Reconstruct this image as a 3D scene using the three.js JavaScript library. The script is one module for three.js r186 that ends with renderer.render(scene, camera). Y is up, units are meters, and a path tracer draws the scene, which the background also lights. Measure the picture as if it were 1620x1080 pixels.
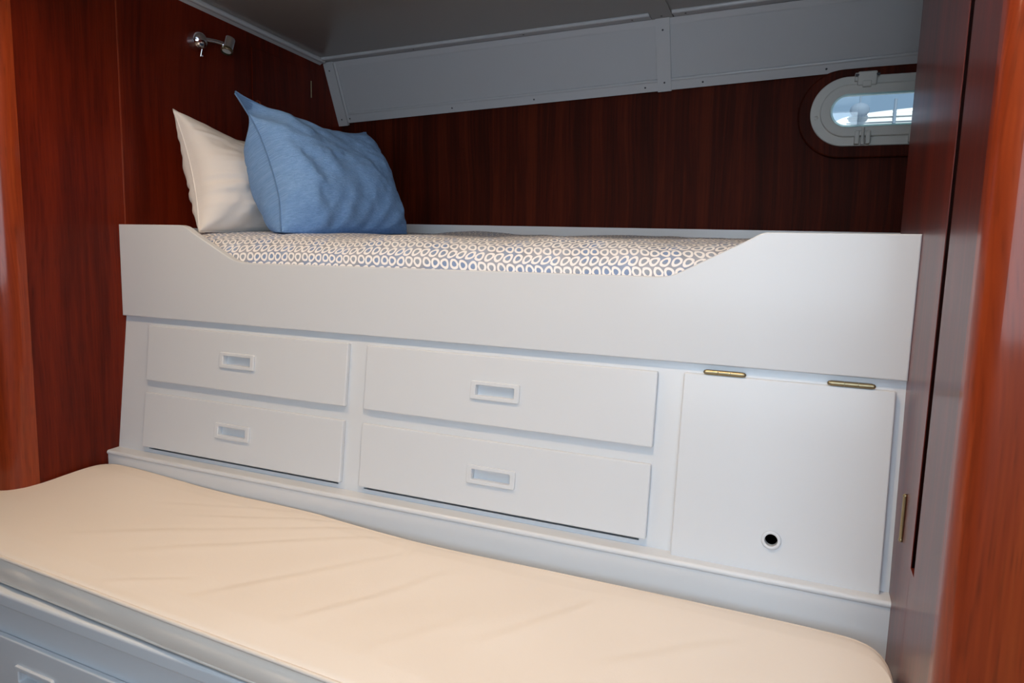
import * as THREE from 'three';
import { RoundedBoxGeometry } from 'three/addons/geometries/RoundedBoxGeometry.js';
import { mergeGeometries } from 'three/addons/utils/BufferGeometryUtils.js';
import { RectAreaLightUniformsLib } from 'three/addons/lights/RectAreaLightUniformsLib.js';

RectAreaLightUniformsLib.init();
const D2R = Math.PI / 180;
const scene = new THREE.Scene();

// ---------------------------------------------------------------- camera
const camera = new THREE.PerspectiveCamera(2 * Math.atan(540 / 1088.3) / D2R, 1.5, 0.02, 100);
camera.rotation.order = 'YXZ';
camera.rotation.set(-7.297 * D2R, 22.844 * D2R, 1.545 * D2R);
camera.position.set(1.8173, 0.2096, 1.3931);
scene.add(camera);

// ---------------------------------------------------------------- sky, sun, exposure
scene.background = new THREE.Color().setRGB(0.30, 0.42, 0.58);
const sun = new THREE.DirectionalLight(new THREE.Color(1, 0.96, 0.9), 5);
sun.position.set(3, 9, 7);
sun.target.position.set(2, 0, -5);
sun.castShadow = true;
Object.assign(sun.shadow.camera, { left: -9, right: 9, top: 9, bottom: -9, near: 0.5, far: 30 });
scene.add(sun, sun.target);
const renderer = new THREE.WebGLRenderer({ antialias: true });
renderer.toneMapping = THREE.LinearToneMapping;
renderer.toneMappingExposure = 0.96;
renderer.shadowMap.enabled = true;
// daylight: a deck hatch overhead behind the camera and a window in the wall behind it; frames and panes are built with the room
const ceilY = (x, z) => 0.975 + 0.036 * z + 0.0245 * x;       // the overhead rises slightly inboard and towards the right
const HATCH = { x: 1.86, z: 1.3, w: 0.7, d: 0.7 }, DAY = { x: 2.05, y: 0.37, z: 2.42, w: 2.0, h: 0.82 };
const hatchLight = new THREE.RectAreaLight(new THREE.Color(0.70, 0.86, 1.0), 3, HATCH.w, HATCH.d);
hatchLight.position.set(HATCH.x, ceilY(HATCH.x, HATCH.z) - 0.035, HATCH.z);
hatchLight.lookAt(HATCH.x, -5, HATCH.z + 0.0001);
const dayLight = new THREE.RectAreaLight(new THREE.Color(0.70, 0.86, 1.0), 3.9, DAY.w, DAY.h);
dayLight.position.set(DAY.x, DAY.y, DAY.z - 0.03);
dayLight.lookAt(DAY.x, DAY.y, -5);
scene.add(hatchLight, dayLight);

// ---------------------------------------------------------------- helpers
function rng(seed) { let s = seed >>> 0; return () => { s = (s + 0x6d2b79f5) | 0; let t = Math.imul(s ^ (s >>> 15), 1 | s); t = (t + Math.imul(t ^ (t >>> 7), 61 | t)) ^ t; return ((t ^ (t >>> 14)) >>> 0) / 4294967296; }; }
function hash(x, y, s) { let h = (x * 374761393 + y * 668265263 + s * 974711) | 0; h = Math.imul(h ^ (h >>> 13), 1274126177); return ((h ^ (h >>> 16)) >>> 0) / 4294967296; }
// value noise that repeats every px, py cells
function vnoise(x, y, s, px = 1e6, py = 1e6) {
  const xi = Math.floor(x), yi = Math.floor(y), fx = x - xi, fy = y - yi;
  const u = fx * fx * (3 - 2 * fx), v = fy * fy * (3 - 2 * fy), m = (a, n) => ((a % n) + n) % n;
  const a = hash(m(xi, px), m(yi, py), s), b = hash(m(xi + 1, px), m(yi, py), s), c = hash(m(xi, px), m(yi + 1, py), s), d = hash(m(xi + 1, px), m(yi + 1, py), s);
  return a + (b - a) * u + (c - a) * v + (a - b - c + d) * u * v;
}
const smooth = (a, b, x) => { const t = Math.min(1, Math.max(0, (x - a) / (b - a))); return t * t * (3 - 2 * t); };
const used = {};
const numbered = (n) => { const k = used[n] = (used[n] ?? -1) + 1; return k ? n + '_' + String(k).padStart(3, '0') : n; };
function mesh(name, geo, mat, parent) {
  const g = Array.isArray(geo) ? mergeGeometries(geo.map((x) => { const y = x.index ? x.toNonIndexed() : x; for (const k of Object.keys(y.attributes)) if (!['position', 'normal', 'uv'].includes(k)) y.deleteAttribute(k); return y; })) : geo;
  const m = new THREE.Mesh(g, mat); m.castShadow = m.receiveShadow = true; m.name = name; parent?.add(m); return m;
}
function thing(name, label, category, group) { const o = new THREE.Group(); o.name = numbered(name); o.userData = { label, category }; if (group) o.userData.group = group; scene.add(o); return o; }
function tag(o, label, category, group) { o.name = numbered(o.name); o.userData = { label, category }; if (group) o.userData.group = group; scene.add(o); return o; }
function struct(o, label) { o.name = numbered(o.name); o.userData.kind = 'structure'; if (label) { o.userData.label = label; o.userData.category = 'trim'; } scene.add(o); return o; }
function structGroup(name, label, category) { const g = new THREE.Group(); g.name = name; g.userData = { kind: 'structure', label, category }; scene.add(g); return g; }
// uv in metres from the position and the way each face points; v runs along y (the grain) where it can
function metreUV(geo, rotate = false) {
  const g = geo.index ? geo.toNonIndexed() : geo, p = g.attributes.position, n = p.count, uv = new Float32Array(n * 2);
  const a = new THREE.Vector3(), b = new THREE.Vector3(), c = new THREE.Vector3(), nn = new THREE.Vector3();
  for (let i = 0; i < n; i += 3) {
    a.fromBufferAttribute(p, i); b.fromBufferAttribute(p, i + 1); c.fromBufferAttribute(p, i + 2);
    nn.copy(b).sub(a).cross(c.clone().sub(a)); const ax = Math.abs(nn.x), ay = Math.abs(nn.y), az = Math.abs(nn.z);
    [a, b, c].forEach((q, k) => {
      let u, v;
      if (ax >= ay && ax >= az) { u = q.z; v = q.y; } else if (az >= ay) { u = q.x; v = q.y; } else { u = q.x; v = q.z; }
      if (rotate) [u, v] = [v, u];
      uv[(i + k) * 2] = u; uv[(i + k) * 2 + 1] = v;
    });
  }
  g.setAttribute('uv', new THREE.BufferAttribute(uv, 2)); return g;
}
const box = (x0, x1, y0, y1, z0, z1, r = 0) => {
  const w = x1 - x0, h = y1 - y0, d = z1 - z0;
  const g = r ? new RoundedBoxGeometry(w, h, d, 3, r) : new THREE.BoxGeometry(w, h, d);
  g.translate((x0 + x1) / 2, (y0 + y1) / 2, (z0 + z1) / 2); return metreUV(g);
};
// a slab on any two edges: four corners of a quad a b c d (counter-clockwise from the front) and a thickness backwards
function slab(a, b, c, d, t) {
  const A = [a, b, c, d].map((q) => new THREE.Vector3(...q)), n = A[1].clone().sub(A[0]).cross(A[3].clone().sub(A[0])).normalize().multiplyScalar(-t);
  const B = A.map((q) => q.clone().add(n)), tri = [], q4 = (p, q, r, s) => tri.push(p, q, r, p, r, s);
  q4(A[0], A[1], A[2], A[3]); q4(B[1], B[0], B[3], B[2]);
  for (let i = 0; i < 4; i++) { const j = (i + 1) % 4; q4(A[j], A[i], B[i], B[j]); }
  const g = new THREE.BufferGeometry().setFromPoints(tri); g.computeVertexNormals(); return metreUV(g);
}
const tube = (pts, r, seg = 40, rad = 8, closed = false) => new THREE.TubeGeometry(new THREE.CatmullRomCurve3(pts.map((p) => new THREE.Vector3(...p)), closed, 'catmullrom', 0.5), seg, r, rad, closed);
function roundRect(w, h, r, cx = 0, cy = 0, P = THREE.Shape) {
  const s = new P(), x = cx - w / 2, y = cy - h / 2;
  s.moveTo(x + r, y); s.lineTo(x + w - r, y); s.absarc(x + w - r, y + r, r, -Math.PI / 2, 0); s.lineTo(x + w, y + h - r); s.absarc(x + w - r, y + h - r, r, 0, Math.PI / 2);
  s.lineTo(x + r, y + h); s.absarc(x + r, y + h - r, r, Math.PI / 2, Math.PI); s.lineTo(x, y + r); s.absarc(x + r, y + r, r, Math.PI, 1.5 * Math.PI); return s;
}
function stadium(x0, x1, yc, r, P = THREE.Shape) { const s = new P(); s.absarc(x0 + r, yc, r, Math.PI / 2, 1.5 * Math.PI); s.absarc(x1 - r, yc, r, -Math.PI / 2, Math.PI / 2); s.closePath(); return s; }
const extrude = (s, depth, bevel = 0, seg = 3, curve = 16) => new THREE.ExtrudeGeometry(s, { depth: depth - 2 * bevel, bevelEnabled: bevel > 0, bevelSize: bevel, bevelThickness: bevel, bevelOffset: -bevel, bevelSegments: seg, curveSegments: curve }).translate(0, 0, bevel);
function dataTex(n, fn, srgb, m = n) {
  const d = new Uint8Array(n * m * 4);
  for (let y = 0; y < m; y++) for (let x = 0; x < n; x++) { const c = fn(x, y); const i = (y * n + x) * 4; for (let k = 0; k < 3; k++) d[i + k] = Math.max(0, Math.min(255, c[k])); d[i + 3] = 255; }
  const t = new THREE.DataTexture(d, n, m); t.wrapS = t.wrapT = THREE.RepeatWrapping; t.magFilter = THREE.LinearFilter; t.minFilter = THREE.LinearMipmapLinearFilter; t.generateMipmaps = true;
  if (srgb) t.colorSpace = THREE.SRGBColorSpace; t.needsUpdate = true; return t;
}
const rep = (t, u, v) => { t.repeat.set(u, v); return t; };

// ---------------------------------------------------------------- materials
// mahogany: fine ribbon streaks and pores along v, slow bands across u
function mahogany(seed, dark, mid, light, cathedral) {
  const N = 1024;
  return dataTex(N, (x, y) => {
    const u = x / N, v = y / N;
    const warp = (vnoise(u * 6, v * 3, seed, 6, 3) - 0.5) * 0.06 * cathedral;
    const uu = ((u + warp) % 1 + 1) % 1;
    const band = vnoise(uu * 14, v * 1, seed + 1, 14, 1);
    const streak = vnoise(uu * 90, v * 5, seed + 2, 90, 5);
    const fine = vnoise(uu * 330, v * 14, seed + 3, 330, 14);
    const pore = Math.pow(vnoise(uu * 512, v * 26, seed + 4, 512, 26), 5);
    let t = 0.46 * band + 0.32 * streak + 0.22 * fine;
    if (cathedral > 1) { const arc = Math.sin((uu * 11 + 0.9 * Math.sin(v * 6.2832) * vnoise(uu * 5, 0, seed + 7, 5, 1) + 0.5 * vnoise(uu * 9, v * 4, seed + 6, 9, 4)) * 6.2832); t = 0.6 * t + 0.4 * (0.5 + 0.5 * arc) * (0.4 + 0.6 * streak); }
    t = smooth(0.15, 0.85, t);
    const c = [0, 1, 2].map((k) => (t < 0.5 ? dark[k] + (mid[k] - dark[k]) * t * 2 : mid[k] + (light[k] - mid[k]) * (t - 0.5) * 2) * (1 - 0.16 * pore));
    return c;
  }, true);
}
const woodMap = mahogany(11, [78, 18, 4], [96, 25, 6], [110, 32, 9], 0.6);
const hullMap = mahogany(23, [54, 16, 5], [74, 22, 7], [90, 31, 11], 1.0);
const postMap = mahogany(37, [120, 42, 14], [136, 51, 18], [150, 62, 24], 0.8);
rep(hullMap, 1.6, 0.9);
const wood = new THREE.MeshPhysicalMaterial({ map: woodMap, roughness: 0.5, specularIntensity: 0.25, clearcoat: 0.14, clearcoatRoughness: 0.25 });
const partitionWood = new THREE.MeshPhysicalMaterial({ map: woodMap, roughness: 0.45, clearcoat: 0.4, clearcoatRoughness: 0.2 });
const hullWood = new THREE.MeshPhysicalMaterial({ map: hullMap, roughness: 0.6, specularIntensity: 0.25 });
const postWood = new THREE.MeshPhysicalMaterial({ map: postMap, roughness: 0.45, specularIntensity: 0.4, clearcoat: 0.45, clearcoatRoughness: 0.1 });
const white = new THREE.MeshPhysicalMaterial({ color: new THREE.Color().setRGB(0.70, 0.735, 0.775), roughness: 0.36, clearcoat: 0.3, clearcoatRoughness: 0.15, specularIntensity: 0.7 });
const vinylBump = dataTex(256, (x, y) => { const n = 128 + 120 * (vnoise(x / 2, y / 2, 15, 128, 128) - 0.5) + 60 * (vnoise(x / 5, y / 5, 16, 51, 51) - 0.5); return [n, n, n]; });
rep(vinylBump, 6, 6);
const liner = new THREE.MeshPhysicalMaterial({ color: new THREE.Color().setRGB(0.52, 0.52, 0.535), roughness: 0.5, bumpMap: vinylBump, bumpScale: 0.0002 });
const linerTrim = new THREE.MeshPhysicalMaterial({ color: new THREE.Color().setRGB(0.56, 0.56, 0.575), roughness: 0.32, clearcoat: 0.3, clearcoatRoughness: 0.2 });
const ceilMat = new THREE.MeshPhysicalMaterial({ color: new THREE.Color().setRGB(0.30, 0.28, 0.255), roughness: 0.28, clearcoat: 0.4, clearcoatRoughness: 0.15 });
const screwMat = new THREE.MeshStandardMaterial({ color: new THREE.Color().setRGB(0.08, 0.08, 0.09), metalness: 0.6, roughness: 0.5 });
const chrome = new THREE.MeshStandardMaterial({ color: new THREE.Color().setRGB(0.82, 0.83, 0.88), metalness: 1, roughness: 0.08 });
const brass = new THREE.MeshStandardMaterial({ color: new THREE.Color().setRGB(0.34, 0.28, 0.17), metalness: 1, roughness: 0.35 });
const portPlastic = new THREE.MeshStandardMaterial({ color: new THREE.Color().setRGB(0.66, 0.65, 0.61), roughness: 0.5 });
const glass = new THREE.MeshPhysicalMaterial({ color: new THREE.Color().setRGB(0.88, 0.95, 0.97), transmission: 1, thickness: 0, roughness: 0.02, ior: 1.5 });
const weave = dataTex(512, (x, y) => { const n = 128 + 45 * Math.sin(x * Math.PI / 2) * Math.sin(y * Math.PI / 2) + 60 * (vnoise(x / 6, y / 6, 33, 85, 85) - 0.5); return [n, n, n]; });
rep(weave, 5, 5);
const vinylWhite = new THREE.MeshPhysicalMaterial({ color: new THREE.Color().setRGB(0.88, 0.80, 0.715), roughness: 0.62, sheen: 0.2, sheenRoughness: 0.6, bumpMap: weave, bumpScale: 0.00025 });
const cottonWhite = new THREE.MeshPhysicalMaterial({ color: new THREE.Color().setRGB(0.90, 0.85, 0.80), roughness: 0.85, sheen: 0.2, bumpMap: weave, bumpScale: 0.0003 });
// crinkled gauze: short horizontal puckers
const gauzeH = (x, y) => 0.5 * vnoise(x / 22, y / 3.2, 41, 23, 160) + 0.3 * vnoise(x / 5, y / 2, 42, 102, 256) + 0.2 * vnoise(x / 2, y / 2, 43, 256, 256);
const gauzeBump = dataTex(512, (x, y) => { const n = 255 * gauzeH(x, y); return [n, n, n]; });
const gauzeMap = dataTex(512, (x, y) => { const n = gauzeH(x, y) - 0.5; return [128 + 44 * n, 170 + 42 * n, 222 + 33 * n]; }, true);
rep(gauzeBump, 5, 5); rep(gauzeMap, 5, 5);
const gauze = new THREE.MeshPhysicalMaterial({ map: gauzeMap, roughness: 0.9, sheen: 0.25, bumpMap: gauzeBump, bumpScale: 0.0014 });
// printed sheet: rows of slanted white rings on slate blue, washed unevenly; one tile is 8 rings by 6 rows
const RW = 0.023, RH = 0.027, PC = 8, PR = 6;
const sheetMap = dataTex(1024, (px, py) => {
  const gx = px / 1024 * PC, gy = py / 1024 * PR, row = Math.floor(gy), sh = [0, 0.4, 0.1, 0.65, 0.3, 0.8][row];
  const cell = Math.floor(gx + sh), fx = gx + sh - cell - 0.5, fy = gy - row - 0.5, id = (((cell % PC) + PC) % PC) + row * 17;
  const lean = (row % 2 ? 0.35 : -0.3) + 0.3 * (hash(id, 1, 3) - 0.5), cx = 0.08 * (hash(id, 2, 3) - 0.5), cy = 0.08 * (hash(id, 3, 3) - 0.5);
  const ex = (fx - cx - lean * fy), ey = fy - cy, wob = 1 + 0.06 * Math.sin(3 * Math.atan2(ey, ex) + 6 * hash(id, 4, 3));
  const r = Math.hypot(ex / 0.475, ey / 0.485) * wob;
  const wash = vnoise(gx, gy, 51, PC, PR), blue = smooth(0.35, 0.75, vnoise(gx * 0.5 + 3, gy, 52, PC / 2, PR));
  const ringW = smooth(1.03, 0.96, r) * smooth(0.47, 0.55, r);
  const ink = r < 0.5 ? [158 - 26 * blue, 168 - 12 * blue, 184 + 12 * blue] : [164 - 18 * blue, 170 - 8 * blue, 184 + 8 * blue];
  return [0, 1, 2].map((k) => (ink[k] + 24 * (wash - 0.5)) * (1 - ringW) + [250, 249, 250][k] * ringW);
}, true);
const sheet = new THREE.MeshPhysicalMaterial({ map: sheetMap, roughness: 0.85, sheen: 0.15, bumpMap: weave.clone(), bumpScale: 0.0003 });
const carpet = new THREE.MeshStandardMaterial({ color: new THREE.Color().setRGB(0.30, 0.22, 0.15), roughness: 0.9 });
const boatWhite = new THREE.MeshPhysicalMaterial({ color: new THREE.Color().setRGB(0.86, 0.85, 0.82), roughness: 0.35 });
const boatGrey = new THREE.MeshStandardMaterial({ color: new THREE.Color().setRGB(0.22, 0.27, 0.34), roughness: 0.7 });

// ---------------------------------------------------------------- room shell
const FLOOR = -0.98, XL = -1.3, XR = 3.3, ZF = 2.42, HZ = -1.04;
{
  struct(mesh('floor', box(XL - 0.06, XR + 0.06, FLOOR - 0.06, FLOOR, HZ - 0.06, ZF + 0.06), carpet));
  const c = (x, z) => [x, ceilY(x, z), z];
  const g = slab(c(XL - 0.06, HZ - 0.12), c(XR + 0.06, HZ - 0.12), c(XR + 0.06, ZF + 0.06), c(XL - 0.06, ZF + 0.06), 0.06);
  // slab() thickens away from the front; the front is the underside here
  struct(mesh('ceiling', g, ceilMat));
  struct(mesh('wall_end_left', box(XL - 0.06, XL, FLOOR, 1.2, HZ - 0.06, ZF + 0.06), wood));
  struct(mesh('wall_end_right', box(XR, XR + 0.06, FLOOR, 1.2, HZ - 0.06, ZF + 0.06), wood));
  // front wall, behind the camera, with the daylight doorway
  const s = new THREE.Shape(); s.moveTo(XL, FLOOR); s.lineTo(XR, FLOOR); s.lineTo(XR, 1.2); s.lineTo(XL, 1.2); s.closePath();
  s.holes.push(roundRect(DAY.w, DAY.h, 0.03, DAY.x, DAY.y, THREE.Path));
  struct(mesh('wall_front', metreUV(extrude(s, 0.06).translate(0, 0, ZF)), wood));
  const w2 = structGroup('window_2', 'frosted window in the wall facing the berths', 'window');
  const fr = roundRect(DAY.w + 0.08, DAY.h + 0.08, 0.05, DAY.x, DAY.y); fr.holes.push(roundRect(DAY.w, DAY.h, 0.03, DAY.x, DAY.y, THREE.Path));
  mesh('window_frame', metreUV(extrude(fr, 0.03, 0.006).translate(0, 0, ZF - 0.025)), wood, w2);
  mesh('window_pane', box(DAY.x - DAY.w / 2, DAY.x + DAY.w / 2, DAY.y - DAY.h / 2, DAY.y + DAY.h / 2, ZF + 0.01, ZF + 0.05), new THREE.MeshStandardMaterial({ color: 0xffffff, emissive: new THREE.Color(0.74, 0.87, 1.0), emissiveIntensity: 2, roughness: 0.6 }), w2);
  const hy = ceilY(HATCH.x, HATCH.z) - 0.022, w3 = structGroup('window_3', 'large deck hatch overhead behind the berths', 'window');
  const hf = roundRect(HATCH.w + 0.09, HATCH.d + 0.09, 0.06); hf.holes.push(roundRect(HATCH.w, HATCH.d, 0.03, 0, 0, THREE.Path));
  mesh('window_frame', extrude(hf, 0.04, 0.008).rotateX(Math.PI / 2).translate(HATCH.x, hy + 0.025, HATCH.z), linerTrim, w3);
  mesh('window_pane', box(HATCH.x - HATCH.w / 2, HATCH.x + HATCH.w / 2, hy, hy + 0.012, HATCH.z - HATCH.d / 2, HATCH.z + HATCH.d / 2), new THREE.MeshStandardMaterial({ color: 0xffffff, emissive: new THREE.Color(0.74, 0.87, 1.0), emissiveIntensity: 2, roughness: 0.6 }), w3);
}
// hull side: varnished plywood with the porthole cut through it
const PORT = { x0: 1.794, x1: 2.27, y: 0.667, r: 0.103 };
{
  const s = new THREE.Shape(); s.moveTo(XL, FLOOR); s.lineTo(XR, FLOOR); s.lineTo(XR, 1.2); s.lineTo(XL, 1.2); s.closePath();
  s.holes.push(stadium(1.822, 2.242, PORT.y, 0.075, THREE.Path));
  struct(mesh('wall_back', metreUV(extrude(s, 0.06).translate(0, 0, HZ - 0.06)), hullWood));
}
// left bulkhead: two joined panels, the rounded corner post, and the face that turns away past the bench
{
  const g = structGroup('wall_left', 'dark red mahogany bulkhead at the pillow end of the berths', 'wall');
  mesh('berth_panel', box(-0.06, 0, FLOOR, 1.1, HZ, -0.024), wood, g);
  mesh('panel', box(-0.06, 0.0, FLOOR, 1.1, -0.0205, 0.262), wood, g);
  mesh('joint_bead', box(-0.05, 0.0012, FLOOR, 1.1, -0.0245, -0.02, 0.0006), postWood, g);
  const ret = structGroup('wall_left_return', 'rounded mahogany corner post and bulkhead face past the bench cushion', 'wall');
  const s = new THREE.Shape(); s.moveTo(0.003, 0.262); s.lineTo(0.003, 0.268); s.absarc(-0.057, 0.272, 0.06, 0, Math.PI / 2); s.lineTo(-0.062, 0.332); s.lineTo(-0.062, 0.262); s.closePath();
  const post = new THREE.ExtrudeGeometry(s, { depth: 2.08, bevelEnabled: false, curveSegments: 20 }); post.rotateX(-Math.PI / 2); post.scale(1, 1, -1);
  // mirrored: flip the winding back
  const idx = post.toNonIndexed(), p = idx.attributes.position.array;
  for (let i = 0; i < p.length; i += 9) for (let k = 0; k < 3; k++) { const t = p[i + 3 + k]; p[i + 3 + k] = p[i + 6 + k]; p[i + 6 + k] = t; }
  idx.translate(0, FLOOR, 0); const np = metreUV(idx); np.computeVertexNormals();
  mesh('corner_post', np, postWood, ret);
  mesh('front_panel', box(XL, -0.062, FLOOR, 1.1, 0.27, 0.33), wood, ret);
  // locker door let into the bulkhead beside the berth
  const d = mesh('locker_door', box(-0.01, 0.0035, 0.40, 0.892, -0.86, -0.535, 0.002), wood, g);
  mesh('door_edge', box(-0.004, 0.0042, 0.40, 0.892, -0.5348, -0.5325), wood, g);
  const hg = new THREE.CylinderGeometry(0.002, 0.002, 0.062, 10).translate(0.0045, 0.818, -0.841);
  const h = mesh('hinge', hg, brass, d); h.userData.label = 'slim brass hinge knuckle';
  mesh('finger_latch', new THREE.TorusGeometry(0.011, 0.003, 8, 20).rotateY(Math.PI / 2).translate(0.004, 0.705, -0.556), postWood, d);
}
// right partition: glossy mahogany, a dark upright gap, a proud stile and the rounded corner post
{
  const g = structGroup('wall_right', 'glossy mahogany partition at the foot of the berths', 'wall');
  mesh('panel', mergeGeometries([box(2.0, 2.05, FLOOR, 1.1, -0.32, 0.1), box(2.0, 2.0012, FLOOR, 1.1, 0.1, 0.22)]), partitionWood, g);
  mesh('gap_foot', box(2.0, 2.05, FLOOR, -0.255, 0.218, 0.258), partitionWood, g);
  mesh('gap_back', box(2.04, 2.06, FLOOR, 1.1, 0.09, 0.27), partitionWood, g);
  mesh('gap_end', box(2.0015, 2.04, FLOOR, 1.1, 0.1, 0.104), partitionWood, g);
  mesh('stile', box(1.9995, 2.05, FLOOR, 1.1, 0.258, 0.452), partitionWood, g);
  const s = new THREE.Shape(); s.moveTo(1.995, 0.452); s.lineTo(2.09, 0.452); s.lineTo(2.09, 0.502); s.lineTo(2.03, 0.502); s.absarc(2.03, 0.467, 0.035, Math.PI / 2, Math.PI); s.closePath();
  const e = new THREE.ExtrudeGeometry(s, { depth: 2.08, bevelEnabled: false, curveSegments: 20 }).rotateX(Math.PI / 2).translate(0, 1.1, 0);
  mesh('corner_post', metreUV(e), postWood, g);
  mesh('front_panel', box(2.09, XR, FLOOR, 1.1, 0.44, 0.4985), postWood, g);
  mesh('foot_panel', box(2.05, XR, FLOOR, 1.1, -0.36, -0.32), partitionWood, g);
  const h = mesh('hinge', [new THREE.CylinderGeometry(0.0035, 0.0035, 0.072, 12).translate(1.998, -0.212, 0.116), new THREE.SphereGeometry(0.0042, 10, 8).translate(1.998, -0.174, 0.116), new THREE.SphereGeometry(0.0042, 10, 8).translate(1.998, -0.25, 0.116)], brass, g);
  h.userData.label = 'slim pale brass hinge knuckle';
}

// ---------------------------------------------------------------- overhead and hull lining
const linLow = (x) => [x, 0.726 + 0.0355 * x, -1.022], linTop = (x) => [x, ceilY(x, -0.93) - 0.002, -0.925];
const lerp3 = (a, b, t) => a.map((v, i) => v + (b[i] - v) * t);
const linAt = (x, t) => lerp3(linLow(x), linTop(x), t);          // t = 0 lower edge, 1 upper edge
const linN = new THREE.Vector3(0, -0.097, 0.225).cross(new THREE.Vector3(0, 0, 0)).set(0, -0.40, 0.917).normalize();
const off = (p, d) => [p[0] + linN.x * d, p[1] + linN.y * d, p[2] + linN.z * d];
function strip(x0, x1, t0, t1, d, th) { return slab(off(linAt(x0, t0), d), off(linAt(x1, t0), d), off(linAt(x1, t1), d), off(linAt(x0, t1), d), th); }
function screw(parent, x, t, d) {
  const m = mesh('screw', screwGeo, screwMat, parent); m.position.set(...off(linAt(x, t), d)); m.quaternion.setFromUnitVectors(new THREE.Vector3(0, 1, 0), linN); return m;
}
const screwGeo = new THREE.SphereGeometry(0.0032, 10, 6).scale(1, 0.4, 1);
function linerPanel(x0, x1, label, screws) {
  const g = thing('lining_panel', label, 'panel', undefined);
  mesh('panel', strip(x0, x1, 0.06, 0.97, 0.0, 0.012), liner, g);
  mesh('lower_flange', strip(x0, x1, -0.02, 0.125, 0.006, 0.014), linerTrim, g);
  mesh('upper_flange', strip(x0, x1, 0.90, 0.99, 0.004, 0.012), linerTrim, g);
  mesh('bead', tube([off(linAt(x0, 0.13), 0.003), off(linAt((x0 + x1) / 2, 0.13), 0.003), off(linAt(x1, 0.13), 0.003)], 0.0055, 20, 8), linerTrim, g);
  for (const x of screws) screw(g, x, 0.05, 0.0065);
  return g;
}
linerPanel(0.03, 1.335, 'long white hull lining panel between the bulkhead and the cover strip', [0.06, 0.53, 0.865, 1.27]);
linerPanel(1.335, 3.2, 'white hull lining panel above the porthole', [1.46, 1.83, 2.1]);
{
  const a = structGroup('trim_1', 'white screwed corner strip where hull lining meets bulkhead', 'trim');
  mesh('strip', strip(0.0, 0.045, -0.06, 1.0, 0.009, 0.012), linerTrim, a);
  mesh('bead', tube([off(linAt(0.052, 0.0), 0.006), off(linAt(0.052, 0.5), 0.006), off(linAt(0.052, 0.97), 0.006)], 0.006, 12, 8), linerTrim, a);
  screw(a, 0.022, 0.86, 0.0095); screw(a, 0.022, 0.05, 0.0095);
  const b = structGroup('trim_2', 'white upright cover strip between two hull lining panels', 'trim');
  mesh('strip', strip(1.313, 1.358, -0.03, 1.0, 0.011, 0.012), linerTrim, b);
  screw(b, 1.336, 0.84, 0.0115); screw(b, 1.336, 0.1, 0.0115);
  // moulding along the top of the lining: a flat strip on the overhead with a bright rounded bead
  const c = structGroup('trim_3', 'white beaded moulding between overhead and hull lining', 'trim');
  for (const [x0, x1] of [[0.0, 1.30], [1.372, 3.2]]) {
    const y = (x, z) => ceilY(x, z) - 0.004;
    mesh('strip', slab([x0, y(x0, -0.93), -0.93], [x1, y(x1, -0.93), -0.93], [x1, y(x1, -0.885), -0.885], [x0, y(x0, -0.885), -0.885], 0.006), linerTrim, c);
    mesh('bead', tube([[x0, y(x0, -0.88), -0.882], [(x0 + x1) / 2, y((x0 + x1) / 2, -0.88), -0.882], [x1, y(x1, -0.88), -0.882]], 0.007, 20, 10), linerTrim, c);
    for (const x of x0 ? [1.41, 1.75] : [0.42, 0.86, 1.24]) { const m = mesh('screw', screwGeo, screwMat, c); m.position.set(x, y(x, -0.908), -0.908); }
  }
  // overhead batten
  const d = structGroup('trim_4', 'grey batten across the overhead', 'trim');
  const y = (x, z) => ceilY(x, z) - 0.006;
  mesh('strip', slab([1.303, y(1.303, -0.93), -0.93], [1.369, y(1.369, -0.93), -0.93], [1.369, y(1.369, 2.3), 2.3], [1.303, y(1.303, 2.3), 2.3], 0.008), ceilMat, d);
  for (const z of [-0.9, -0.55]) { const m = mesh('screw', screwGeo, screwMat, d); m.position.set(1.336, y(1.336, z), z); }
  // moulding along the bulkhead
  const e = structGroup('trim_5', 'white rounded moulding between overhead and bulkhead', 'trim');
  mesh('strip', slab([0.0, ceilY(0, -0.9) - 0.02, -0.9], [0.016, ceilY(0, -0.9) - 0.012, -0.9], [0.016, ceilY(0, 0.26) - 0.012, 0.26], [0.0, ceilY(0, 0.26) - 0.02, 0.26], 0.014), linerTrim, e);
  mesh('bead', tube([[0.018, ceilY(0, -0.9) - 0.006, -0.9], [0.018, ceilY(0, -0.3) - 0.006, -0.3], [0.018, ceilY(0, 0.26) - 0.006, 0.26]], 0.009, 20, 10), linerTrim, e);
}

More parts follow.
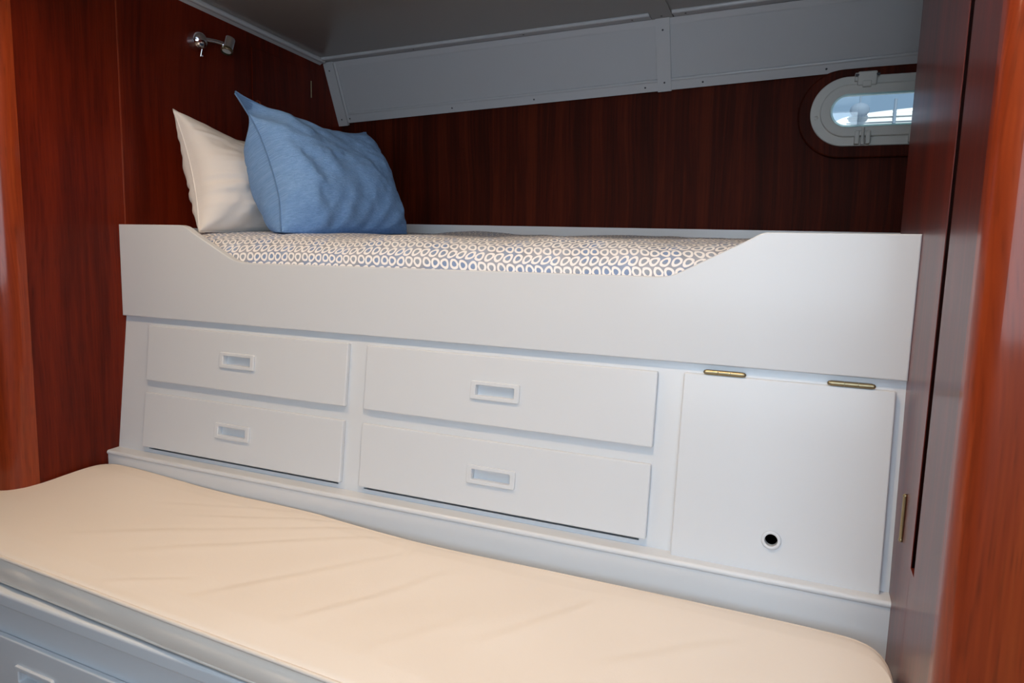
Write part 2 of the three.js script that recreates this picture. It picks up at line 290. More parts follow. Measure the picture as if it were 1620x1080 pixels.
// ---------------------------------------------------------------- porthole
{
  const g = structGroup('window_1', 'white oval opening porthole in the hull above the berth', 'window');
  const sur = stadium(1.758, 2.306, 0.664, 0.134); sur.holes.push(stadium(1.80, 2.264, PORT.y, 0.097, THREE.Path));
  mesh('surround', metreUV(extrude(sur, 0.026, 0.006, 3, 32).translate(0, 0, HZ)), hullWood, g);
  const fl = stadium(PORT.x0, PORT.x1, PORT.y, PORT.r); fl.holes.push(stadium(1.832, 2.232, PORT.y, 0.066, THREE.Path));
  mesh('outer_frame', extrude(fl, 0.012, 0.003, 3, 32).translate(0, 0, HZ + 0.022), portPlastic, g);
  const inn = stadium(1.822, 2.242, PORT.y, 0.077); inn.holes.push(stadium(1.853, 2.211, PORT.y, 0.0465, THREE.Path));
  const fr = mesh('opening_frame', extrude(inn, 0.016, 0.004, 3, 32).translate(0, 0, HZ + 0.032), portPlastic, g);
  // sleeve through the hull
  const sl = stadium(1.82, 2.244, PORT.y, 0.078); sl.holes.push(stadium(1.832, 2.232, PORT.y, 0.066, THREE.Path));
  mesh('sleeve', extrude(sl, 0.1, 0, 1, 32).translate(0, 0, HZ - 0.075), portPlastic, g);
  mesh('pane', extrude(stadium(1.85, 2.214, PORT.y, 0.05), 0.006, 0, 1, 32).translate(0, 0, HZ + 0.036), glass, g).userData.label = 'clear thick pane';
  const gk = stadium(1.8505, 2.2135, PORT.y, 0.0495); gk.holes.push(stadium(1.857, 2.207, PORT.y, 0.043, THREE.Path));
  mesh('gasket', extrude(gk, 0.004, 0.001, 2, 32).translate(0, 0, HZ + 0.044), new THREE.MeshPhysicalMaterial({ color: new THREE.Color().setRGB(0.72, 0.94, 0.96), roughness: 0.15, transmission: 0.45, thickness: 0 }), g);
  for (const x of [1.945, 2.12]) {
    const h = mesh('hinge', [box(x - 0.026, x + 0.026, 0.738, 0.778, HZ + 0.03, HZ + 0.056, 0.004), box(x - 0.034, x - 0.024, 0.752, 0.776, HZ + 0.03, HZ + 0.05, 0.003), box(x - 0.012, x + 0.012, 0.732, 0.75, HZ + 0.036, HZ + 0.06, 0.003)], portPlastic, g);
    mesh('hinge_pin', new THREE.CylinderGeometry(0.004, 0.004, 0.066, 10).rotateZ(Math.PI / 2).translate(x, 0.768, HZ + 0.052), screwMat, h);
  }
  for (const x of [1.945, 2.09]) {
    const d = mesh('dog', [box(x - 0.022, x - 0.008, 0.566, 0.606, HZ + 0.03, HZ + 0.058, 0.004), box(x + 0.008, x + 0.022, 0.566, 0.606, HZ + 0.03, HZ + 0.058, 0.004), box(x - 0.02, x + 0.02, 0.59, 0.606, HZ + 0.034, HZ + 0.056, 0.003)], portPlastic, g);
    mesh('bolt', [new THREE.CylinderGeometry(0.0045, 0.0045, 0.05, 10).translate(x, 0.588, HZ + 0.062), ...(x > 2 ? [new THREE.CylinderGeometry(0.005, 0.006, 0.05, 10).rotateX(0.25).translate(x - 0.01, 0.625, HZ + 0.07)] : [])], x > 2 ? screwMat : portPlastic, d);
  }
  mesh('screw', new THREE.SphereGeometry(0.006, 12, 8).scale(1, 1, 0.4).translate(1.812, 0.652, HZ + 0.034), portPlastic, g);
}

// ---------------------------------------------------------------- what stands outside the porthole: a white boat alongside
{
  const g = thing('moored_boat', 'sunlit white boat lying alongside, seen through the porthole', 'boat');
  const s = new THREE.Shape(); s.moveTo(0.5, -1.6); s.lineTo(7, -1.6); s.lineTo(7, 1.30); s.bezierCurveTo(5, 1.26, 3.2, 1.17, 2.32, 1.13); s.bezierCurveTo(2.15, 1.12, 2.02, 1.108, 1.96, 1.09); s.bezierCurveTo(1.9, 1.07, 1.84, 1.02, 1.76, 0.9); s.lineTo(0.7, -0.8); s.closePath();
  mesh('hull', extrude(s, 1.2, 0.02).translate(0, 0, -4.6), boatWhite, g);
  for (const y of [1.055, 1.085]) mesh('rub_rail', box(1.98, 6.9, y - 0.003, y + 0.003, -3.402, -3.39, 0.001), boatWhite, g);
  mesh('stanchion', new THREE.CylinderGeometry(0.009, 0.009, 0.3, 10).translate(2.236, 1.03, -3.385), boatGrey, g);
  const f = thing('boat_fender', 'small round grey fender hanging over the white boat alongside', 'fender');
  mesh('fender_body', new THREE.SphereGeometry(0.045, 24, 16).scale(1.2, 0.95, 0.8).translate(2.045, 1.118, -3.35), boatGrey, f);
  mesh('lanyard', tube([[2.045, 1.15, -3.35], [2.045, 1.25, -3.36], [2.045, 1.5, -3.38]], 0.004, 10, 6), boatGrey, f);
}

// ---------------------------------------------------------------- upper berth joinery
const T = 0.261, TILT = 0.1118;
const face = (o, x, s, d) => { o.position.set(x, -s * Math.cos(TILT) + d * Math.sin(TILT), s * Math.sin(TILT) + d * Math.cos(TILT)); o.rotation.x = -TILT; return o; };
function handleGeo(w = 0.12, h = 0.042) {
  const rim = roundRect(w, h, 0.005); rim.holes.push(roundRect(w - 0.026, h - 0.019, 0.003, 0, 0, THREE.Path));
  const iw = w - 0.026, ih = h - 0.019, b = (x0, x1, y0, y1, z0, z1) => box(x0, x1, y0, y1, z0, z1);
  return [metreUV(extrude(rim, 0.007, 0.0022)), b(-iw / 2 - 0.002, iw / 2 + 0.002, -ih / 2 - 0.002, ih / 2 + 0.002, -0.0115, -0.0095), b(-iw / 2 - 0.002, -iw / 2, -ih / 2, ih / 2, -0.01, 0.001), b(iw / 2, iw / 2 + 0.002, -ih / 2, ih / 2, -0.01, 0.001), b(-iw / 2, iw / 2, -ih / 2 - 0.002, -ih / 2, -0.01, 0.001), b(-iw / 2, iw / 2, ih / 2, ih / 2 + 0.002, -0.01, 0.001)];
}
const DT = 0.013;                                             // how far the drawer fronts stand proud of the frame
function drawer(parent, x0, x1, s0, s1, hx, hs, label) {
  const w = x1 - x0, h = s1 - s0, cx = (x0 + x1) / 2, cs = (s0 + s1) / 2;
  const sh = roundRect(w, h, 0.004); sh.holes.push(roundRect(0.098, 0.026, 0.003, hx - cx, cs - hs, THREE.Path));
  const m = face(mesh('drawer', metreUV(extrude(sh, DT, 0.003)), white, parent), cx, cs, -DT); if (label) m.userData.label = label;
  const hd = mesh('handle', handleGeo(), white, m); hd.position.set(hx - cx, cs - hs, DT - 0.0012);
  return m;
}
{
  const g = thing('upper_berth', 'white painted upper berth with drawers, locker door and notched leeboard', 'berth');
  // leeboard with its long sunken notch
  const s = new THREE.Shape(); s.moveTo(0, 0); s.lineTo(2, 0); s.lineTo(2, T); s.lineTo(1.752, T); s.bezierCurveTo(1.735, T, 1.73, 0.256, 1.718, 0.249); s.lineTo(1.592, 0.183); s.bezierCurveTo(1.575, 0.1735, 1.56, 0.17, 1.535, 0.17);
  s.lineTo(0.50, 0.165); s.bezierCurveTo(0.465, 0.165, 0.44, 0.166, 0.412, 0.178); s.lineTo(0.282, 0.243); s.bezierCurveTo(0.262, 0.256, 0.255, T, 0.228, T); s.lineTo(0, T); s.closePath();
  mesh('leeboard', metreUV(extrude(s, 0.022, 0.003, 3, 24).translate(0, 0.001, -0.022)), white, g);
  // face frame: one board with the locker opening cut out
  const f = new THREE.Shape(); f.moveTo(0, 0.03); f.lineTo(2, 0.03); f.lineTo(2, -0.44); f.lineTo(0, -0.44); f.closePath();
  const hole = new THREE.Path(); hole.moveTo(1.63, -0.04); hole.lineTo(1.63, -0.37); hole.lineTo(1.96, -0.37); hole.lineTo(1.96, -0.04); hole.closePath(); f.holes.push(hole);
  for (const [x0, x1] of [[0.122, 0.782], [0.858, 1.540]]) { const o = new THREE.Path(); o.moveTo(x0, -0.24); o.lineTo(x0, -0.3745); o.lineTo(x1, -0.3745); o.lineTo(x1, -0.24); o.closePath(); f.holes.push(o); }
  face(mesh('face_frame', metreUV(extrude(f, 0.02)), white, g), 0, 0, -DT - 0.02);
  drawer(g, 0.1081, 0.7944, 0.0211, 0.1777, 0.4437, 0.0958, 'wide white drawer front, upper one of the pair nearest the bulkhead');
  drawer(g, 0.1081, 0.7944, 0.2118, 0.3673, 0.4417, 0.2862, 'wide white drawer front, lower one of the pair nearest the bulkhead');
  drawer(g, 0.849, 1.5557, 0.0211, 0.1777, 1.1975, 0.0998, 'wide white drawer front, upper one beside the locker door');
  drawer(g, 0.849, 1.5557, 0.2118, 0.3673, 1.2015, 0.2905, 'wide white drawer front, lower one beside the locker door');
  // locker door, top hung, with finger hole
  const w = 1.9836 - 1.608, h = 0.3891 - 0.0179, cx = (1.608 + 1.9836) / 2, cs = (0.0179 + 0.3891) / 2;
  const ds = roundRect(w, h, 0.004); const fh = new THREE.Path(); fh.absarc(1.7947 - cx, cs - 0.3218, 0.0135, 0, Math.PI * 2); ds.holes.push(fh);
  const door = face(mesh('door', metreUV(extrude(ds, DT + 0.003, 0.003, 3, 24)), white, g), cx, cs, -DT); door.userData.label = 'square white top-hung locker door';
  const ring = [[0.0115, -0.012], [0.0115, 0.0035], [0.0125, 0.0048], [0.0165, 0.0048], [0.0178, 0.0035], [0.0178, 0.001], [0.0135, 0.0005], [0.0135, -0.012]].map((q) => new THREE.Vector2(...q));
  const rm = mesh('finger_ring', new THREE.LatheGeometry(ring, 28).rotateX(Math.PI / 2), white, door); rm.position.set(1.7947 - cx, cs - 0.3218, DT + 0.003);
  for (const x of [1.686, 1.910]) {
    const parts = [-0.0235, 0, 0.0235].map((o) => new THREE.CylinderGeometry(0.0052, 0.0052, 0.0228, 14).rotateZ(Math.PI / 2).translate(o, 0, 0));
    parts.push(new THREE.SphereGeometry(0.0045, 10, 8).translate(-0.036, 0, 0), new THREE.SphereGeometry(0.0045, 10, 8).translate(0.036, 0, 0), box(-0.034, 0.034, -0.004, 0.004, -0.006, -0.001));
    const hm = mesh('hinge', parts, brass, door); hm.position.set(x - cx, cs - 0.0132, DT + 0.002); hm.userData.label = 'aged brass butt hinge knuckle';
  }
  // ledge moulding under the drawers and the panel behind the bench cushion
  mesh('ledge', metreUV(tubeBar([[0.0, -0.3945, 0.046], [2.0, -0.3945, 0.046]])), white, g);
  mesh('lower_panel', box(0, 2.0, FLOOR, -0.397, 0.03, 0.0655), white, g);
  // boards that hold the mattress in at the back and at the head, and the base under it
  const bb = slab([0.0, 0.04, -0.905], [2.5, 0.04, -0.905], [2.5, 0.296, -0.905], [0.0, 0.312, -0.905], 0.02);
  mesh('back_board', bb, white, g);
  mesh('back_shelf', slab([0.0, 0.309, -0.906], [2.5, 0.293, -0.906], [2.5, 0.293, -1.038], [0.0, 0.309, -1.038], 0.012), white, g);
  mesh('head_board', box(0.0, 0.018, 0.04, 0.262, -0.905, -0.022), white, g);
  mesh('base_board', box(0.0, 2.0, 0.03, 0.05, -0.905, -0.022), white, g);
  mesh('foot_shelf', box(2.0, 2.5, 0.17, 0.19, -0.905, -0.36), white, g);
}
function tubeBar([a, b]) {   // a half-round moulding from a to b with a flat back
  const s = new THREE.Shape(); s.moveTo(-0.03, -0.003); s.lineTo(0.0165, -0.003); s.absarc(0.0165, 0.0035, 0.0065, -Math.PI / 2, Math.PI / 2); s.lineTo(-0.03, 0.0115); s.closePath();
  const g = new THREE.ExtrudeGeometry(s, { depth: b[0] - a[0], bevelEnabled: false, curveSegments: 12 }); g.rotateY(-Math.PI / 2); g.translate(b[0], 0, 0);
  // shape x -> z, shape depth -> -x
  return g.translate(0, a[1], a[2]);
}

// ---------------------------------------------------------------- sheeted mattress on the upper berth
{
  const NX = 180, NZ = 90, pos = [], uv = [], idx = [], X0 = 0.022, X1 = 1.985;
  const prof = [[-0.026, 0.06], [-0.026, 0.135], [-0.032, 0.17], [-0.048, 0.2], [-0.075, 0.2235], [-0.12, 0.2405], [-0.2, 0.2485], [-0.4, 0.256], [-0.65, 0.263], [-0.85, 0.271], [-0.885, 0.262], [-0.9, 0.235], [-0.902, 0.06]];
  const c = new THREE.CatmullRomCurve3(prof.map(([z, y]) => new THREE.Vector3(0, y, z)), false, 'centripetal');
  let arc = 0; const P = [];
  for (let j = 0; j <= NZ; j++) { const t = j / NZ, p = c.getPoint(t); if (j) arc += p.distanceTo(P[j - 1].p); P.push({ p, arc }); }
  for (let i = 0; i <= NX; i++) for (let j = 0; j <= NZ; j++) {
    const x = X0 + (X1 - X0) * i / NX, { p, arc: a } = P[j], top = smooth(0.15, 0.24, p.y);
    const e = Math.min(x - X0, X1 - x), edge = -0.035 * Math.pow(Math.max(0, 1 - e / 0.05), 2) * top;
    const hump = 0.016 * Math.exp(-(((x - 0.74) / 0.16) ** 2) - (((p.z + 0.86) / 0.09) ** 2)) + 0.006 * Math.exp(-(((x - 1.25) / 0.12) ** 2) - (((p.z + 0.8) / 0.12) ** 2));
    const bump = (vnoise(x * 7, p.z * 7, 61) - 0.5) * 0.009 + (vnoise(x * 19, p.z * 15, 62) - 0.5) * 0.004;
    pos.push(x, p.y + (hump + bump) * top + edge, p.z + (p.z > -0.1 ? (vnoise(x * 8, 3, 63) - 0.5) * 0.006 * smooth(0.15, 0.2, p.y) : 0));
    uv.push((x + 0.008 * Math.sin(x * 9)) / (RW * PC), (a + 0.006 * Math.sin(x * 5 + 1) + 0.005 * (vnoise(x * 6, 0, 64) - 0.5)) / (RH * PR));
  }
  for (let i = 0; i < NX; i++) for (let j = 0; j < NZ; j++) { const a = i * (NZ + 1) + j, b = a + NZ + 1; idx.push(a, b, b + 1, a, b + 1, a + 1); }
  const g = new THREE.BufferGeometry(); g.setAttribute('position', new THREE.Float32BufferAttribute(pos, 3)); g.setAttribute('uv', new THREE.Float32BufferAttribute(uv, 2)); g.setIndex(idx); g.computeVertexNormals();
  const group = thing('mattress', 'mattress covered by a white and slate-blue ring print sheet', 'mattress');
  mesh('printed_sheet', g, sheet, group);
  mesh('mattress_core', box(X0 + 0.01, X1 - 0.01, 0.05, 0.13, -0.895, -0.035, 0.01), cottonWhite, group);
}

// ---------------------------------------------------------------- pillows
// a stuffed bag between four corners; su, sv bend the outline, fat is the half thickness
function pillowGeo(nb, nt, ft, fb, fatFront, fatBack, seed, opt = {}) {
  const N = 100, V = (a) => new THREE.Vector3(...a), A = V(nb), B = V(nt), C = V(ft), D = V(fb);
  const nrm = D.clone().sub(A).cross(B.clone().sub(A)).normalize().multiplyScalar(-1);
  if (nrm.x < 0) nrm.multiplyScalar(-1);
  const mid = (u, v) => {                         // u: 0 near .. 1 far, v: 0 bottom .. 1 top
    const p = A.clone().multiplyScalar((1 - u) * (1 - v)).add(D.clone().multiplyScalar(u * (1 - v))).add(B.clone().multiplyScalar((1 - u) * v)).add(C.clone().multiplyScalar(u * v));
    const U = D.clone().sub(A).normalize(), W = B.clone().sub(A).normalize(), k = opt.pinch ?? 0.03;
    const bu = 4 * v * (1 - v), bv = 4 * u * (1 - u);
    p.addScaledVector(U, k * bu * (1 - 2 * u) * Math.abs(1 - 2 * u)); p.addScaledVector(W, -(opt.sag ?? 0.02) * bv * Math.max(0, 2 * v - 1) + (opt.low ?? 0) * bv * Math.max(0, 1 - 2 * v));
    if (opt.shape) opt.shape(p, u, v); return p;
  };
  const ear = (u, v) => opt.ear ? smooth(0.05, opt.ear, Math.hypot(u * 0.55, (1 - v) * 0.42)) : 1;
  const th = (u, v) => ear(u, v) * Math.pow(Math.max(0, 1 - Math.pow(Math.abs(2 * u - 1), opt.pu ?? 3)), opt.eu ?? 0.5) * Math.pow(Math.max(0, 1 - Math.pow(Math.abs(2 * v - 1), 2.6)), 0.62);
  const side = (sgn, fat) => {
    const pos = [], uv = [], idx = [];
    for (let i = 0; i <= N; i++) for (let j = 0; j <= N; j++) {
      const w = (k) => 0.5 - 0.5 * Math.cos(Math.PI * k / N), u = 0.25 * (i / N) + 0.75 * w(i), v = 0.25 * (j / N) + 0.75 * w(j), t = th(u, v), p = mid(u, v);
      // folds running from the corners and along the lower edge
      const fold = (opt.folds ?? 0.008) * (vnoise(u * 9 + v * 5, v * 3 - u * 2, seed) - 0.5) * smooth(0, 0.4, t) + 0.004 * (vnoise(u * 22, v * 20, seed + 1) - 0.5) * smooth(0, 0.3, t) + (opt.wrinkle ?? 0) * Math.pow(vnoise(u * 5 + 2 * v, v * 26 + 3 * u, seed + 5), 2) * smooth(0, 0.3, t) * (1 - 0.5 * smooth(0.2, 0.7, u))
        + (opt.gather ?? 0.006) * Math.sin((u * 5.5 - v * 2.2) * 7 + 3 * vnoise(u * 4, v * 4, seed + 2)) * Math.exp(-v * 6) * smooth(0, 0.35, t);
      p.addScaledVector(nrm, sgn * (t * fat * (1 + (opt.slump ?? 0.25) * (0.5 - v)) + fold));
      if (opt.floor) p.y = Math.max(p.y, opt.floor + 0.002 * vnoise(u * 30, v * 30, 3));
      if (opt.wallX) p.x = Math.max(p.x, opt.wallX);
      pos.push(p.x, p.y, p.z); uv.push(u * 0.62, v * 0.42);
    }
    for (let i = 0; i < N; i++) for (let j = 0; j < N; j++) { const a = i * (N + 1) + j, b = a + N + 1; sgn > 0 ? idx.push(a, b, b + 1, a, b + 1, a + 1) : idx.push(a, b + 1, b, a, a + 1, b + 1); }
    const g = new THREE.BufferGeometry(); g.setAttribute('position', new THREE.Float32BufferAttribute(pos, 3)); g.setAttribute('uv', new THREE.Float32BufferAttribute(uv, 2)); g.setIndex(idx); g.computeVertexNormals(); return g;
  };
  const seam = []; for (let k = 0; k < 80; k++) { const q = k / 20, s = Math.floor(q), f = q - s, [u, v] = [[f, 0], [1, f], [1 - f, 1], [0, 1 - f]][s], p = mid(u, v); if (opt.floor) p.y = Math.max(p.y, opt.floor + 0.002); if (opt.wallX) p.x = Math.max(p.x, opt.wallX); seam.push([p.x, p.y, p.z]); }
  return { front: side(1, fatFront), back: side(-1, fatBack), seam };
}
{
  const g = thing('pillow', 'white cotton pillow propped against the bulkhead behind the blue one', 'pillow');
  const w = pillowGeo([0.195, 0.248, -0.105], [0.092, 0.598, -0.12], [0.06, 0.575, -0.66], [0.2, 0.262, -0.68], 0.115, 0.075, 71, { pinch: 0.02, sag: 0.05, floor: 0.246, wallX: 0.021, gather: 0.004, folds: 0.02, wrinkle: 0.008, eu: 0.42 });
  mesh('pillow_cover', [w.front, w.back], cottonWhite, g); mesh('seam', tube(w.seam, 0.0022, 160, 6, true), cottonWhite, g);
  const b = thing('pillow', 'plump blue crinkled gauze pillow leaning on the white one', 'pillow');
  const q = pillowGeo([0.50, 0.248, -0.115], [0.338, 0.638, -0.12], [0.425, 0.598, -0.60], [0.55, 0.268, -0.66], 0.10, 0.17, 81, { pinch: 0.03, sag: 0.05, floor: 0.25, gather: 0.005, folds: 0.016, wrinkle: 0.004, slump: 0.35, ear: 0.13, pu: 3.6, eu: 0.4, shape: (p, u, v) => { const e = smooth(0.13, 0.0, Math.hypot(u * 0.55, (1 - v) * 0.42)); p.x -= 0.012 * e; p.y -= 0.004 * e; const lo = Math.exp(-(u * u) / 0.02) * smooth(0.3, 0, v); p.x -= 0.03 * lo; p.z -= 0.02 * lo; } });
  mesh('pillow_cover', [q.front, q.back], gauze, b); mesh('seam', tube(q.seam, 0.0026, 160, 6, true), gauze, b);
}

// ---------------------------------------------------------------- reading light on the bulkhead
{
  const g = thing('reading_light', 'small chrome swivel reading light on the dark bulkhead', 'lamp');
  const c = new THREE.Vector3(0, 0.843, -0.292);
  mesh('base', new THREE.LatheGeometry([[0, 0.042], [0.011, 0.040], [0.021, 0.033], [0.0275, 0.022], [0.0295, 0.008], [0.031, 0.005], [0.031, 0.0]].map((p) => new THREE.Vector2(...p)).reverse(), 32).rotateZ(-Math.PI / 2).translate(c.x, c.y, c.z), chrome, g);
  mesh('switch', [new THREE.CylinderGeometry(0.0018, 0.0026, 0.022, 10).rotateZ(-0.3).translate(0.03, 0.805, -0.288), new THREE.SphereGeometry(0.003, 10, 8).translate(0.0335, 0.795, -0.288)], chrome, g);
  mesh('arm', tube([[0.03, 0.849, -0.305], [0.042, 0.85, -0.335], [0.052, 0.848, -0.36]], 0.0068, 24, 14), chrome, g);
  const head = new THREE.Group(); head.name = 'head'; g.add(head);
  head.position.set(0.056, 0.847, -0.372); head.rotation.set(-0.42, 0, 0.1); head.scale.setScalar(0.92);
  mesh('head_shell', new THREE.LatheGeometry([[0, 0.03], [0.015, 0.0295], [0.0185, 0.027], [0.0195, 0.023], [0.0195, -0.016], [0.0175, -0.016], [0.0175, 0.02], [0, 0.021]].map((p) => new THREE.Vector2(...p)).reverse(), 32), chrome, head);
  mesh('bezel', new THREE.LatheGeometry([[0.0165, -0.027], [0.0197, -0.027], [0.0206, -0.025], [0.0206, -0.0165], [0.0196, -0.0155], [0.0165, -0.0155]].map((p) => new THREE.Vector2(...p)), 32), brass, head);
  mesh('lens', new THREE.CylinderGeometry(0.0165, 0.0165, 0.003, 24).translate(0, -0.02, 0), portPlastic, head);
}

// ---------------------------------------------------------------- lower berth (bench) and its cushion
const CT = -0.43;
const backPts = [[-0.95, 0.338], [-0.15, 0.338], [-0.08, 0.325], [-0.03, 0.292], [-0.004, 0.25], [0.006, 0.2], [0.008, 0.14], [0.014, 0.092], [0.035, 0.078], [0.1, 0.074], [0.4, 0.077], [0.755, 0.086], [0.821, 0.095], [1.073, 0.12], [1.42, 0.12], [1.67, 0.12], [1.89, 0.124], [1.94, 0.13], [1.967, 0.146], [1.983, 0.185], [1.988, 0.26]];
const frontPts = [[-0.95, 0.487], [-0.22, 0.525], [-0.14, 0.53], [-0.08, 0.533], [-0.03, 0.536], [0.02, 0.539], [0.06, 0.541], [0.1, 0.543], [0.15, 0.546], [0.2, 0.549], [0.45, 0.563], [0.76, 0.581], [0.83, 0.585], [1.08, 0.598], [1.42, 0.617], [1.67, 0.631], [1.86, 0.64], [1.92, 0.635], [1.96, 0.612], [1.983, 0.565], [1.988, 0.48]];
{
  const g = thing('bench_cushion', 'long off-white piped bench cushion on the lower berth', 'cushion');
  const cb = new THREE.CatmullRomCurve3(backPts.map(([x, z]) => new THREE.Vector3(x, 0, z)), false, 'centripetal'), cf = new THREE.CatmullRomCurve3(frontPts.map(([x, z]) => new THREE.Vector3(x, 0, z)), false, 'centripetal');
  // creases: [x0, z0, x1, z1, width, depth]
  const crease = [];
  const R = rng(5);
  for (const c of [[1.0, 0.125, 0.52, 0.44, 0.02, 0.0034], [0.93, 0.11, 0.44, 0.36, 0.018, 0.0028], [0.86, 0.10, 0.50, 0.24, 0.016, 0.0026], [0.74, 0.09, 0.36, 0.22, 0.016, 0.002], [0.76, 0.46, 0.60, 0.55, 0.014, 0.0026], [1.1, 0.16, 0.80, 0.52, 0.02, 0.003],
    [1.20, 0.22, 1.02, 0.52, 0.018, 0.004], [1.50, 0.20, 1.34, 0.44, 0.018, 0.004], [1.76, 0.22, 1.54, 0.40, 0.02, 0.003], [1.32, 0.34, 1.18, 0.54, 0.018, 0.0026], [1.06, 0.125, 1.10, 0.26, 0.013, 0.0038], [0.66, 0.26, 0.3, 0.45, 0.02, 0.0016]]) crease.push(c);
  const lift = (x, z) => 0.017 * smooth(0.5, 0.03, x) * smooth(0.34, 0.1, z);   // the cushion rides up a little in the corner
  const crH = (x, z) => {
    let h = 0;
    for (const [x0, z0, x1, z1, w, d] of crease) {
      const dx = x1 - x0, dz = z1 - z0, L2 = dx * dx + dz * dz, t = ((x - x0) * dx + (z - z0) * dz) / L2; if (t < -0.1 || t > 1.1) continue;
      const q = ((x - x0) * dz - (z - z0) * dx) / Math.sqrt(L2) + 0.01 * (vnoise(t * 3, w * 999, 8) - 0.5), f = smooth(-0.1, 0.15, t) * smooth(1.1, 0.75, t);
      h += 0.5 * f * d * (Math.exp(-((q - w) ** 2) / (w * w)) - 0.9 * Math.exp(-(q * q) / (w * w * 0.35)));
    }
    return h;
  };
  const NT = 640, vs = []; { for (let k = 0; k <= 6; k++) vs.push(k * 0.0045); for (let k = 1; k <= 130; k++) vs.push(0.027 + (1 - 0.054) * k / 131); for (let k = 6; k >= 0; k--) vs.push(1 - k * 0.0045); }
  const M = vs.length, pos = [], uv = [], idx = [], r = 0.013;
  const top = (b, f, v, i) => {
    const x = b.x + (f.x - b.x) * v, z = b.z + (f.z - b.z) * v, L = b.distanceTo(f), ends = Math.min(i / NT, 1 - i / NT) * 2.9 + 0.0, d = Math.min(v * L, (1 - v) * L, ends < 0.2 && i > NT / 2 ? ends : 9);
    const round = d < r ? -(r - Math.sqrt(Math.max(0, r * r - (r - d) * (r - d)))) * 0.75 : 0, crown = 0.006 * Math.min(1, d / 0.06);
    const puff = (vnoise(x * 5, z * 6, 91) - 0.5) * 0.006 + (vnoise(x * 13, z * 13, 92) - 0.5) * 0.0015;
    return [x, CT - 0.004 + lift(x, z) + round + crown + (puff + crH(x, z)) * smooth(0, 0.03, d), z];
  };
  const zeros = [];
  for (let i = 0; i <= NT; i++) { const t = i / NT, b = cb.getPoint(t), f = cf.getPoint(t); for (let j = 0; j < M; j++) { const p = top(b, f, vs[j], i); pos.push(...p); uv.push(p[0], p[2]); } zeros.push([b, f]); }
  for (let i = 0; i < NT; i++) for (let j = 0; j < M - 1; j++) { const a = i * M + j, b = a + M; idx.push(a, a + 1, b + 1, a, b + 1, b); }
  const gt = new THREE.BufferGeometry(); gt.setAttribute('position', new THREE.Float32BufferAttribute(pos, 3)); gt.setAttribute('uv', new THREE.Float32BufferAttribute(uv, 2)); gt.setIndex(idx); gt.computeVertexNormals();
  // outline, front edge from left to right, round the end, back again
  const out = []; for (let i = 0; i <= NT; i++) out.push(zeros[i][1]); for (let k = 1; k < 8; k++) out.push(zeros[NT][1].clone().lerp(zeros[NT][0], k / 8)); for (let i = NT; i >= 0; i--) out.push(zeros[i][0]);
  const BOT = -0.495, sp = [], su = [], si = [], rows = [0, 0.12, 0.3, 0.5, 0.7, 0.88, 1], yT = CT - 0.0135;
  let s = 0;
  const ny = rows.length, bulge = (q) => 0.006 * Math.sin(Math.PI * q);
  out.forEach((p, k) => {
    const a = out[Math.max(0, k - 1)], b = out[Math.min(out.length - 1, k + 1)], n = new THREE.Vector3(-(b.z - a.z), 0, b.x - a.x).normalize(); if (k) s += p.distanceTo(out[k - 1]);
    for (const q of rows) { const w = bulge(q) * (1 + 0.8 * (vnoise(s * 14, q * 2, 95) - 0.5)) * (k < NT ? 1 : 0.3); const y0 = yT + lift(p.x, p.z); sp.push(p.x + n.x * w, y0 + (BOT - y0) * q, p.z + n.z * w); su.push(s, q * 0.07); }
  });
  for (let k = 0; k < out.length - 1; k++) for (let j = 0; j < ny - 1; j++) { const a = k * ny + j, b = a + ny; si.push(a, a + 1, b + 1, a, b + 1, b); }
  const gs = new THREE.BufferGeometry(); gs.setAttribute('position', new THREE.Float32BufferAttribute(sp, 3)); gs.setAttribute('uv', new THREE.Float32BufferAttribute(su, 2)); gs.setIndex(si); gs.computeVertexNormals();
  mesh('top_panel', gt, vinylWhite, g);
  mesh('boxing', gs, vinylWhite, g);
  const line = out.filter((_, k) => k % 8 === 0 || (k > NT - 3 && k < NT + 10)).map((p) => [p.x, yT + 0.004 + lift(p.x, p.z), p.z]);
  mesh('piping', tube(line, 0.0042, 420, 8), vinylWhite, g);
  mesh('lower_piping', tube(line.map(([x, , z]) => [x, BOT + 0.004, z]), 0.0035, 420, 8), vinylWhite, g);
}
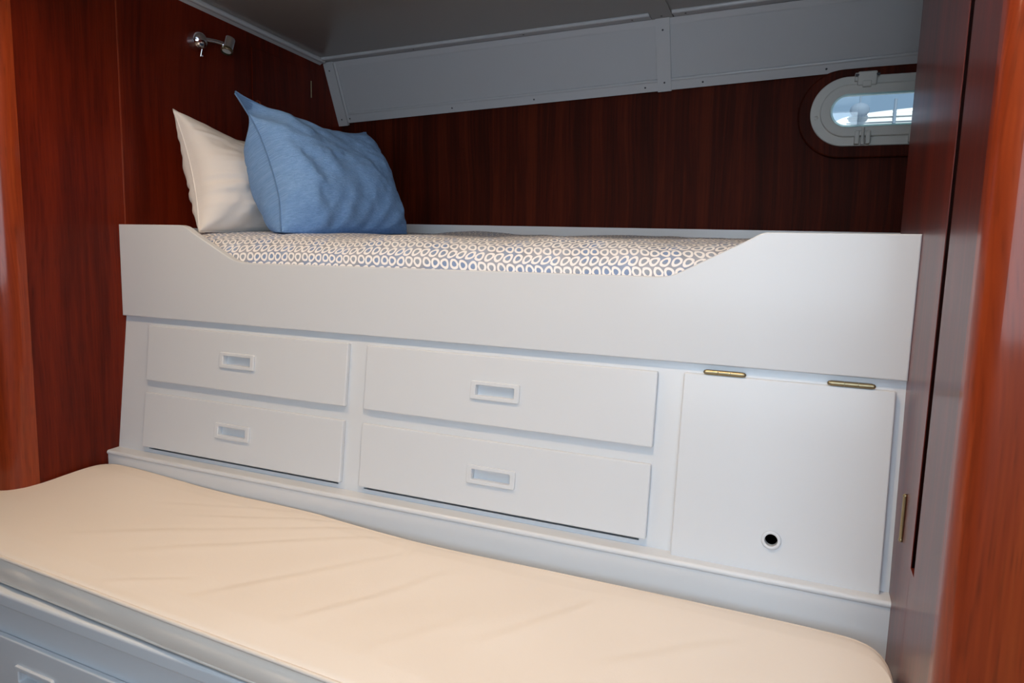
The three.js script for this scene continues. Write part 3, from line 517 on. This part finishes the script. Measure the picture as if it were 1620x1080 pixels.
{
  const g = thing('lower_berth', 'white painted bench base with drawers under the off-white cushion', 'bench');
  // the base: its front runs slightly askew to the upper berth
  const zf = (x) => 0.571 + 0.0262 * x, BT = -0.4985;
  const s = new THREE.Shape(); s.moveTo(-1.0, 0.338); s.lineTo(-0.1, 0.338); s.lineTo(0.006, 0.334); s.lineTo(0.006, 0.067); s.lineTo(1.996, 0.067); s.lineTo(1.996, zf(2)); s.lineTo(-1.0, zf(-1)); s.closePath();
  const e = extrude(s, 0.03, 0.006, 4).rotateX(Math.PI / 2).translate(0, BT, 0);
  mesh('top_board', metreUV(e), white, g);
  const a = [-1.0, FLOOR, zf(-1) - 0.012], b = [1.996, FLOOR, zf(2) - 0.012];
  mesh('front_board', slab(a, b, [b[0], BT - 0.028, b[2]], [a[0], BT - 0.028, a[2]], 0.02), white, g);
  const rot = -Math.atan(0.0262);
  const dr = (x0, x1, y0, y1, hx, label) => {
    const w = x1 - x0, h = y0 - y1, cx = (x0 + x1) / 2, cy = (y0 + y1) / 2, sh = roundRect(w, h, 0.004); sh.holes.push(roundRect(0.098, 0.026, 0.003, hx - cx, h / 2 - 0.068, THREE.Path));
    const m = mesh('drawer', metreUV(extrude(sh, DT, 0.003)), white, g); m.position.set(cx, cy, zf(cx) - 0.011); m.rotation.y = rot; m.userData.label = label;
    const hd = mesh('handle', handleGeo(), white, m); hd.position.set(hx - cx, h / 2 - 0.068, DT - 0.0012);
  };
  dr(0.02, 0.86, -0.592, -0.78, 0.47, 'white bench drawer front with flush pull nearest the bulkhead');
  dr(0.92, 1.86, -0.592, -0.78, 1.39, 'white bench drawer front with flush pull nearest the partition');
}

// ---------------------------------------------------------------- overhead lamps, in front of the berths
function ceilingLamp(x, z, label, I) {
  const g = thing('ceiling_lamp', label, 'lamp'), y = ceilY(x, z);
  mesh('housing', new THREE.LatheGeometry([[0.054, 0], [0.054, -0.036], [0.06, -0.04], [0.066, -0.034], [0.074, -0.008], [0.074, 0.002]].map((p) => new THREE.Vector2(...p)).reverse(), 32).translate(x, y, z), chrome, g);
  mesh('diffuser', new THREE.CylinderGeometry(0.05, 0.05, 0.006, 28).translate(x, y - 0.006, z), new THREE.MeshStandardMaterial({ color: 0xffffff, emissive: new THREE.Color(1, 0.78, 0.52), emissiveIntensity: 3, roughness: 0.5 }), g);
  const l = new THREE.RectAreaLight(new THREE.Color(1, 0.70, 0.42), I, 0.085, 0.085); l.position.set(x, y - 0.018, z); l.lookAt(x, -5, z + 0.0001); scene.add(l);
}
ceilingLamp(0.46, 0.56, 'round ceiling lamp over the bench nearer the bulkhead', 280);
ceilingLamp(1.45, 0.62, 'round ceiling lamp over the bench nearer the partition', 385);

renderer.render(scene, camera);
